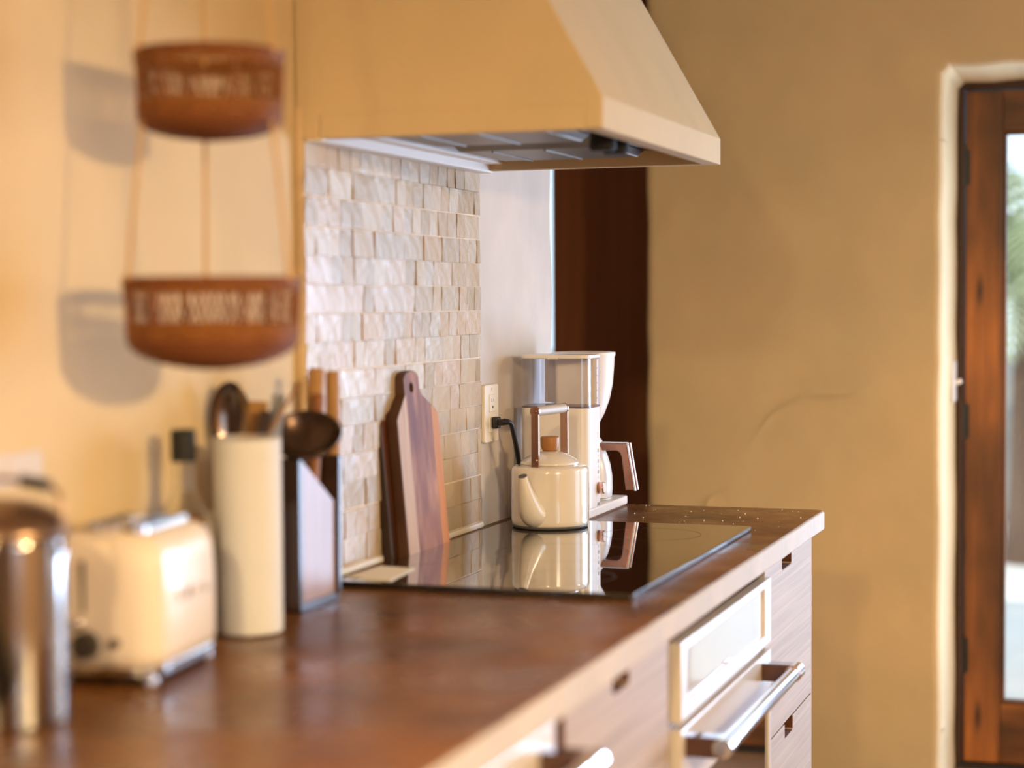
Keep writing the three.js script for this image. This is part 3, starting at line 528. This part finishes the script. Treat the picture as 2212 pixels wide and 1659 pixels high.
// ================================================================ CUTTING BOARDS
{
  const lean = (o, x, z) => { o.position.set(x, Y, z); o.rotation.z = 0.088; };
  const outline = (zl, zr, top, hw) => { // local: shape x = distance away from the camera, y up
    const p = [[zl, 0.001], [zr, 0.001], [zr - 0.002, top * 0.735], [zr - 0.008, top * 0.765]];
    const c = (zl + zr) / 2 - 0.018; p.push([c + hw + 0.008, top * 0.865], [c + hw, top * 0.895]);
    for (let i = 0; i <= 8; i++) { const t = i / 8 * Math.PI; p.push([c + hw * Math.cos(t), top * 0.955 + 0.045 * top * Math.sin(t)]); }
    p.push([c - hw, top * 0.875], [zl + 0.006, top * 0.765], [zl, top * 0.745]); return [p, c];
  };
  const a = thing('cutting_board', 'pale-faced paddle cutting board with a hole in its handle, foremost of the two', 'cutting board', [0, 0, 0], 0, 'cutting boards leaning on the tiles');
  const [pa, ca] = outline(0, 0.205, 0.337, 0.037);
  part(a, 'board', boxUV(extX(poly(pa, [circle(ca - 0.003, 0.306, 0.0085).reverse()]), -0.021, 0, 0.002, 2)), [boardFront, boardEdge]);
  lean(a, 0.0475, -3.062);
  const b = thing('cutting_board', 'wider dark brown cutting board behind the pale paddle board', 'cutting board', [0, 0, 0], 0, 'cutting boards leaning on the tiles');
  const [pb, cb] = outline(-0.012, 0.262, 0.325, 0.040);
  part(b, 'board', boxUV(extX(poly(pb), -0.019, 0, 0.002, 2)), [boardBack, M([0.03, 0.012, 0.006], 0.5)]);
  lean(b, 0.0255, -3.048);
}

// ================================================================ CADDY, LADLE AND WOODEN HANDLES
{
  const t = thing('utensil_caddy', 'dark walnut utensil caddy with a slanted side, next to the paper roll', 'caddy', [0, Y, 0]);
  part(t, 'base', boxUV(box(0.018, 0.103, 0.0, 0.014, -2.632, -2.494, 0.002)), walnut);
  part(t, 'near_wall', boxUV(box(0.02, 0.1015, 0.012, 0.230, -2.5055, -2.495, 0.0015)), walnut);
  part(t, 'far_wall', boxUV(extX(poly([[2.622, 0.012], [2.632, 0.012], [2.636, 0.225], [2.626, 0.225]]), 0.03, 0.107, 0.0015)), walnut);
  part(t, 'side_wall', boxUV(extX(poly([[2.5055, 0.014], [2.622, 0.014], [2.621, 0.155], [2.507, 0.226]]), 0.093, 0.101, 0.0012)), walnutLit, 'side painted paler for the window light, top edge cut at a slant');
  part(t, 'back_wall', boxUV(extX(poly([[2.5055, 0.014], [2.622, 0.014], [2.622, 0.2], [2.5055, 0.2]]), 0.02, 0.028, 0.0012)), walnut);
}
{
  const l = thing('ladle', 'dark metal ladle bowl resting on top of the walnut caddy', 'ladle', [0.093, Y, -2.535]);
  const pts = []; for (let i = 0; i <= 14; i++) { const a = i / 14 * 1.12; pts.push([0.0555 * Math.sin(a) / Math.sin(1.12), 0.034 * (1 - Math.cos(a)) / (1 - Math.cos(1.12))]); }
  const sh = [...pts, ...pts.slice().reverse().map(([r, y]) => [Math.max(0, r - 0.0018), y + 0.0016])];
  const tilt = (g) => g.translate(0, -0.02, 0).rotateX(0.58).rotateY(0.25).rotateZ(-0.05).translate(0, 0.253, 0);
  const dark = M([0.075, 0.045, 0.032], 0.3, { metalness: 0.75 });
  part(l, 'bowl', tilt(lathe(sh, 48)), dark);
  part(l, 'rim', tilt(new THREE.TorusGeometry(0.0548, 0.0016, 8, 56).rotateX(Math.PI / 2).translate(0, 0.034, 0)), dark);
  part(l, 'handle', tube([[-0.02, 0.240, -0.012], [-0.035, 0.22, -0.02], [-0.045, 0.1, -0.03], [-0.048, 0.02, -0.035]], 0.004, 24, 8), dark);
}
{
  const sp = (a, b, r, m, label) => { const o = thing('wooden_spoon', label, 'spoon', [0, Y, 0], 0, 'wooden spoons standing handle up at the caddy');
    const d = V(...b).sub(V(...a)).normalize(), tip = V(...b).addScaledVector(d, 0.003).toArray();
    part(o, 'handle', merge(rod(a, b, r, 24), rod(b, tip, r * 0.8, 24)), m);
    part(o, 'bowl', new THREE.SphereGeometry(0.018, 20, 12).scale(0.35, 1.2, 1).translate(a[0], a[1] - 0.008, a[2]), m); };
  sp([0.058, 0.052, -2.610], [0.0815, 0.356, -2.604], 0.0132, handleWood, 'thick light wooden handle, tallest and leftmost of the three above the ladle');
  sp([0.080, 0.032, -2.664], [0.083, 0.350, -2.660], 0.0112, handleWood, 'light wooden handle on the right of the three above the ladle');
  sp([0.066, 0.052, -2.590], [0.091, 0.318, -2.590], 0.0095, redWood, 'short reddish wooden handle between the two taller ones above the ladle');
}

// ================================================================ UTENSIL CROCK BEHIND THE PAPER ROLL
{
  const cx = 0.038, cz = -2.437;
  const k = thing('utensil_crock', 'white ceramic utensil crock hidden behind the paper roll', 'crock', [cx, Y, cz]);
  part(k, 'body', lathe([[0, 0.001], [0.041, 0.001], [0.044, 0.006], [0.045, 0.15], [0.0465, 0.158], [0.0445, 0.160], [0.0415, 0.156], [0.041, 0.01], [0, 0.008]], 48), whitePlastic);
  const u = (name, label, category) => thing(name, label, category, [cx, Y, cz], 0);
  const spoonMetal = M([0.20, 0.15, 0.12], 0.14, { metalness: 1 });
  let o = u('serving_spoon', 'dark steel serving spoon standing behind the paper roll, bowl upward', 'spoon');
  part(o, 'bowl', (() => { const g = new THREE.SphereGeometry(1, 32, 20, 0, Math.PI * 2, 0, Math.PI / 2); g.scale(0.029, 0.012, 0.052); g.rotateX(Math.PI / 2).rotateY(0.55 + Math.PI).translate(-0.014, 0.292, 0.008); return g; })(), spoonMetal);
  part(o, 'rim', (() => { const g = new THREE.TorusGeometry(1, 0.045, 8, 48); g.scale(0.029, 0.052, 0.03); g.rotateY(0.55).translate(-0.014, 0.292, 0.008); return g; })(), spoonMetal);
  part(o, 'handle', tube([[-0.012, 0.245, 0.006], [0.0, 0.12, 0.002], [0.008, 0.015, 0]], 0.004, 16, 8), spoonMetal);
  o = u('wooden_spatula', 'golden wooden spatula in the crock beside the dark spoon', 'spatula');
  part(o, 'blade', boxUV(rb(0.03, 0.09, 0.005, 0.0024).rotateZ(-0.05).rotateY(0.3).translate(0.020, 0.272, -0.010)), handleWood);
  part(o, 'handle', rod([0.014, 0.24, -0.008], [0.004, 0.02, -0.006], 0.0055, 14), handleWood);
  o = u('slotted_turner', 'dark turner leaning in the crock to the right of the wooden spatula', 'turner');
  part(o, 'blade', rb(0.018, 0.085, 0.003, 0.0014).rotateZ(-0.2).rotateY(0.3).translate(0.034, 0.262, 0.006), M([0.05, 0.03, 0.025], 0.4));
  part(o, 'handle', rod([0.028, 0.226, 0.006], [0.012, 0.02, 0.004], 0.004, 12), M([0.05, 0.03, 0.025], 0.4));
  o = u('palette_knife', 'pale steel palette knife standing rightmost in the crock', 'spatula');
  part(o, 'blade', rb(0.02, 0.11, 0.0014, 0.0006).rotateZ(-0.12).rotateY(0.35).translate(0.046, 0.272, -0.014), M([0.5, 0.55, 0.6], 0.3, { metalness: 0.6 }));
  part(o, 'handle', rod([0.038, 0.22, -0.014], [0.018, 0.02, -0.01], 0.004, 12), blackPlastic);
  o = u('skewer', 'thin wooden skewer leaning right across the backsplash edge', 'skewer');
  part(o, 'stick', rod([-0.034, 0.160, 0.0], [0.092, 0.345, -0.004], 0.0026, 10), handleWood);
}

// ================================================================ PAPER ROLL
{
  const r = thing('paper_roll', 'tall white paper towel roll standing between the toaster and the caddy', 'paper roll', [0.098, Y, -2.336]);
  part(r, 'paper', (() => { const g = lathe([[0.02, 0.002], [0.0458, 0.002], [0.0467, 0.004], [0.0469, 0.14], [0.0467, 0.272], [0.0458, 0.274], [0.02, 0.274], [0.02, 0.002]], 72); return g; })(), paper);
  part(r, 'core', lathe([[0.0188, 0.001], [0.0199, 0.001], [0.0199, 0.2735], [0.0188, 0.2735], [0.0188, 0.001]], 40), cordMat);
  part(r, 'loose_sheet', new THREE.CylinderGeometry(0.0474, 0.0474, 0.27, 30, 1, true, 2.3, 1.3).translate(0, 0.138, 0), paper);
}

// ================================================================ OIL BOTTLE
{
  const b = thing('oil_bottle', 'clear oil bottle with a black cap behind the toaster', 'bottle', [0.047, Y, -2.247]);
  part(b, 'glass_body', lathe([[0, 0.002], [0.036, 0.002], [0.0395, 0.006], [0.040, 0.012], [0.040, 0.150], [0.0385, 0.164], [0.032, 0.178], [0.022, 0.190], [0.0155, 0.204], [0.0138, 0.222], [0.0135, 0.252], [0.0118, 0.252], [0.0122, 0.222], [0.014, 0.204], [0.020, 0.191], [0.030, 0.178], [0.0365, 0.164], [0.038, 0.15], [0.038, 0.012], [0, 0.008]], 56), solidGlass);
  part(b, 'oil', lathe([[0, 0.009], [0.0372, 0.0125], [0.0372, 0.15], [0.0358, 0.1635], [0.031, 0.172], [0, 0.172]], 48), oil, 'golden oil inside');
  part(b, 'cap', lathe([[0, 0.246], [0.0165, 0.246], [0.0172, 0.248], [0.0168, 0.286], [0.0155, 0.289], [0, 0.2892]], 36), M([0.004, 0.004, 0.004], 0.7), 'black cap');
}

// ================================================================ TOASTER
{
  const t = thing('toaster', 'rounded cream toaster with two chrome slots, in front of the paper roll', 'toaster', [0.081, Y, -2.055], 0.11);
  const cream = M([0.76, 0.66, 0.56], 0.34, { specularIntensity: 0.45, clearcoat: 0.22, clearcoatRoughness: 0.06 });
  const prof = (s, ins) => roundRect(0.152 - ins, 0.214 - ins, 0.036 - ins * 0.3, 10);
  { // body: stacked rounded rectangles, shoulders curving in at the top, slight belly
    const rows = [[0.024, 0.012], [0.027, 0.004], [0.04, 0.0005], [0.08, 0], [0.12, 0.001], [0.145, 0.004], [0.160, 0.010], [0.171, 0.021], [0.178, 0.036], [0.1815, 0.056], [0.183, 0.078]];
    const pos = [], idx = [], n = prof(0, 0).length;
    rows.forEach(([y, ins]) => prof(0, ins).forEach(([x, z]) => pos.push(x, y, z)));
    for (let i = 0; i < rows.length - 1; i++) for (let j = 0; j < n; j++) { const a = i * n + j, b = i * n + (j + 1) % n, c = a + n, d = b + n; idx.push(a, c, b, b, c, d); }
    const top = (rows.length - 1) * n; pos.push(0, 0.1832, 0, 0, 0.024, 0); for (let j = 0; j < n; j++) { idx.push(top + j, pos.length / 3 - 2, top + (j + 1) % n); idx.push(j, (j + 1) % n, pos.length / 3 - 1); }
    const g = new THREE.BufferGeometry(); g.setAttribute('position', new THREE.Float32BufferAttribute(pos, 3)); g.setIndex(idx); g.computeVertexNormals();
    part(t, 'shell', boxUV(toCreasedNormals(g, 0.9)), cream);
  }
  part(t, 'base_band', extY(poly(roundRect(0.150, 0.212, 0.035)), 0.013, 0.0245, 0.002), polished, 'chrome band round the base');
  part(t, 'underside', extY(poly(roundRect(0.135, 0.197, 0.03)), 0.0065, 0.014), blackPlastic);
  for (const x of [-1, 1]) for (const z of [-1, 1]) part(t, 'foot', lathe([[0, 0], [0.0085, 0], [0.0095, 0.003], [0.0075, 0.010], [0.007, 0.014], [0, 0.014]], 20).translate(x * 0.058, 0, z * 0.088), polished);
  for (const x of [-0.028, 0.028]) {
    const s = part(t, 'slot_frame', extY(poly(roundRect(0.034, 0.142, 0.008), [roundRect(0.022, 0.130, 0.005).reverse()]), 0.180, 0.1905, 0.0015).translate(x, 0, 0), polished, 'chrome slot frame');
    part(s, 'slot', extY(poly(roundRect(0.0225, 0.1365, 0.005)), 0.180, 0.186).translate(x, 0, 0), blackPlastic);
  }
  // lever, dial and button on the near end
  const ze = 0.1072;
  part(t, 'lever_slot', box(-0.0225, -0.0175, 0.088, 0.152, ze - 0.003, ze + 0.0006, 0.002), blackPlastic);
  part(t, 'lever', merge(rod([-0.02, 0.080, ze - 0.002], [-0.02, 0.080, ze + 0.016], 0.004), new THREE.SphereGeometry(0.0105, 24, 16).scale(1.15, 0.8, 0.8).translate(-0.02, 0.080, ze + 0.019)), polished, 'chrome ball lever');
  part(t, 'dial', merge(cyl(0.016, 0.018, 0.012, 32).rotateX(Math.PI / 2).translate(-0.0155, 0.050, ze + 0.006), box(-0.0175, -0.0135, 0.037, 0.063, ze + 0.010, ze + 0.0145, 0.001)), M([0.05, 0.04, 0.035], 0.3));
  part(t, 'button', cyl(0.006, 0.0065, 0.005, 24).rotateX(Math.PI / 2).translate(0.022, 0.053, ze + 0.0015), M([0.10, 0.07, 0.05], 0.4));
  // faint raised chrome letters on the long side
  for (const [i, ch] of ['S', 'M', 'E', 'G'].entries()) part(t, 'letter', text(ch, 0.014, 0.002).rotateY(Math.PI / 2).translate(0.0758, 0.102, 0.042 - i * 0.029), polished);
}

// ================================================================ STEEL CANISTER
{
  const c = thing('steel_canister', 'tall stainless steel canister with a domed lid and bail handle at the left', 'canister', [0.091, Y, -1.757]);
  part(c, 'body', lathe([[0, 0], [0.066, 0], [0.0695, 0.002], [0.0705, 0.005], [0.0705, 0.196], [0.0712, 0.198], [0.0712, 0.203], [0.069, 0.205], [0, 0.205]], 72), canSteel);
  const lid = part(c, 'lid', lathe([[0.070, 0.2035], [0.0722, 0.2045], [0.0725, 0.210], [0.0705, 0.216], [0.064, 0.226], [0.052, 0.236], [0.036, 0.243], [0.018, 0.2465], [0, 0.2475]], 72), lidSteel);
  part(lid, 'lid_knob', lathe([[0, 0.247], [0.006, 0.247], [0.005, 0.251], [0.009, 0.255], [0.009, 0.259], [0, 0.261]], 24).translate(-0.03, -0.006, 0), lidSteel);
  const bail = part(c, 'bail_handle', tube([[0.076, 0.19, 0], [0.0765, 0.215, 0], [0.074, 0.240, -0.002], [0.066, 0.257, -0.004], [0.045, 0.264, -0.006], [0.0, 0.268, -0.008], [-0.045, 0.264, -0.006], [-0.066, 0.257, -0.004], [-0.074, 0.240, -0.002], [-0.0765, 0.215, 0], [-0.076, 0.19, 0]], 0.0032, 60, 8), lidSteel);
  part(bail, 'grip', rod([0.022, 0.2665, -0.007], [0.056, 0.2615, -0.0055], 0.0072, 16), blackPlastic, 'dark grip on the wire');
  for (const s of [-1, 1]) part(c, 'bail_ear', merge(cyl(0.007, 0.007, 0.005, 20).rotateZ(Math.PI / 2).translate(s * 0.0735, 0.19, 0)), canSteel);
}

// ================================================================ HANGING BASKETS
function basket(name, label, y0, y1, r, sag, group) {
  const b = thing(name, label, 'basket', [0.18, y0, -2.085], 0.3, group), h = y1 - y0, rT = r, rB = r * 0.965, R = (t) => rB + (rT - rB) * t;
  const ring = (rad, y, k, n = 84) => new THREE.TorusGeometry(rad, k, 8, n).rotateX(Math.PI / 2).translate(0, y, 0);
  part(b, 'rim', merge(ring(rT, h - 0.003, 0.0042), ring(rT, h - 0.010, 0.0032)), rattan);
  part(b, 'lower_ring', merge(ring(rB, 0.002, 0.0036), ring(rB * 1.005, 0.010, 0.0032)), rattan);
  const N = 12;
  for (let i = 0; i < N; i++) { const a = i / N * 2 * Math.PI, c = Math.cos(a), s = Math.sin(a); part(b, 'stake', rod([c * rB, 0, s * rB], [c * rT, h - 0.004, s * rT], i % 2 ? 0.0016 : 0.0042, 8), rattan); }
  const weave = [];                              // close rows at top and bottom, open lattice between
  const rows = []; for (const [a, e, n] of [[0.08, 0.26, 5], [0.80, 0.95, 4]]) for (let i = 0; i < n; i++) rows.push(a + (e - a) * i / (n - 1));
  rows.forEach((t, k) => { const p = []; for (let i = 0; i < N * 4; i++) { const a = i / (N * 4) * 2 * Math.PI, q = R(t) + 0.0024 * Math.cos(a * N / 2 * 2 + (k % 2 ? Math.PI : 0)); p.push([Math.cos(a) * q, t * h, Math.sin(a) * q]); } weave.push(tube(p, 0.0022, N * 8, 5, true)); });
  for (const s of [1, -1]) for (let i = 0; i < 76; i++) { const a = i / 76 * 2 * Math.PI + 0.02 * wob(i, 9), d = s * 0.11, q = 0.0012 * s; weave.push(rod([Math.cos(a) * (R(0.28) + q), 0.28 * h, Math.sin(a) * (R(0.28) + q)], [Math.cos(a + d) * (R(0.78) + q), 0.78 * h, Math.sin(a + d) * (R(0.78) + q)], 0.0009, 5)); }
  const w = part(b, 'weave', merge(weave), rattanPale, 'open woven side'); w.userData.kind = 'stuff';
  const bowl = []; for (let i = 0; i <= 12; i++) { const t = i / 12 * Math.PI / 2; bowl.push([rB * Math.sin(t), 0.002 - sag * Math.cos(t)]); }
  part(b, 'bottom', lathe([...bowl, ...bowl.slice().reverse().map(([x, y]) => [Math.max(0, x - 0.002), y + 0.003])], 60), rattan, 'sagging woven bottom');
  const coils = []; for (let i = 1; i < 9; i++) { const t = i / 9 * Math.PI / 2; coils.push(ring(rB * Math.sin(t), 0.0015 - sag * Math.cos(t), 0.0026, 60)); }
  const cw = part(b, 'bottom_coils', merge(coils), rattan); cw.userData.kind = 'stuff';
  return b;
}
{
  const grp = 'two-tier hanging basket';
  const up = basket('hanging_basket', 'small woven basket, upper of the two hanging by the wall', 1.604, 1.690, 0.0895, 0.022, grp);
  const lo = basket('hanging_basket', 'large woven basket, lower of the two hanging above the toaster', 1.332, 1.411, 0.1075, 0.034, grp);
  // suspension cords belong to the basket they carry
  const at = (r, a, y, b) => [r * Math.cos(a), y - b, r * Math.sin(a)];
  const angs = [2.62, 0.35, 4.45].map((a) => a - 0.3 + 0.3);
  for (const a of angs) {
    const c = part(up, 'cord', tube([at(0.0895, a, 1.685, 1.604), at(0.062, a, 1.9, 1.604), at(0.012, a, 2.3, 1.604)], 0.0026, 20, 6), cordMat);
    part(c, 'knot', new THREE.SphereGeometry(0.006, 12, 8).translate(...at(0.0895, a, 1.688, 1.604)), cordMat);
    const d = part(lo, 'cord', tube([at(0.1075, a, 1.408, 1.332), at(0.098, a, 1.5, 1.332), at(0.0865, a, 1.604, 1.332)], 0.0026, 20, 6), cordMat);
    part(d, 'knot', new THREE.SphereGeometry(0.006, 12, 8).translate(...at(0.1075, a, 1.410, 1.332)), cordMat);
  }
  part(up, 'top_rope', merge(rod([0, 2.28 - 1.604, 0], [0, 2.74 - 1.604, 0], 0.005, 8), new THREE.TorusGeometry(0.014, 0.003, 8, 20).translate(0, 2.3 - 1.604, 0)), cordMat);
}

// ================================================================ PENDANT LAMPS (behind and beside the camera)
LAMPS.forEach(([x, y, z, I], i) => {
  const p = thing('pendant_lamp', ['round pendant lamp over the room, nearer the counter', 'round pendant lamp over the room, farther from the counter', 'added pendant lamp near the far wall for warmth', 'added pendant lamp behind the camera for warmth'][i], 'lamp', [x, y, z], 0, 'pendant lamps');
  part(p, 'bulb', new THREE.SphereGeometry(0.045, 32, 20), lampGlow);
  part(p, 'lamp_shade', lathe([[0.17, -0.008], [0.172, -0.008], [0.165, 0.03], [0.13, 0.075], [0.075, 0.108], [0.03, 0.118], [0.0, 0.119], [0, 0.116], [0.03, 0.115], [0.073, 0.105], [0.127, 0.073], [0.162, 0.03], [0.17, -0.008]], 40), shadeMat);
  part(p, 'socket', cyl(0.02, 0.026, 0.06, 20).translate(0, 0.085, 0), blackPlastic);
  part(p, 'wire', rod([0, 0.11, 0], [0, 2.75 - y, 0], 0.003, 8), blackPlastic);
  const l = new THREE.PointLight(LAMP, I); l.position.set(x, y, z); l.castShadow = true; l.shadow.radius = 4; l.name = 'pendant_light'; scene.add(l);
});

renderer.render(scene, camera);
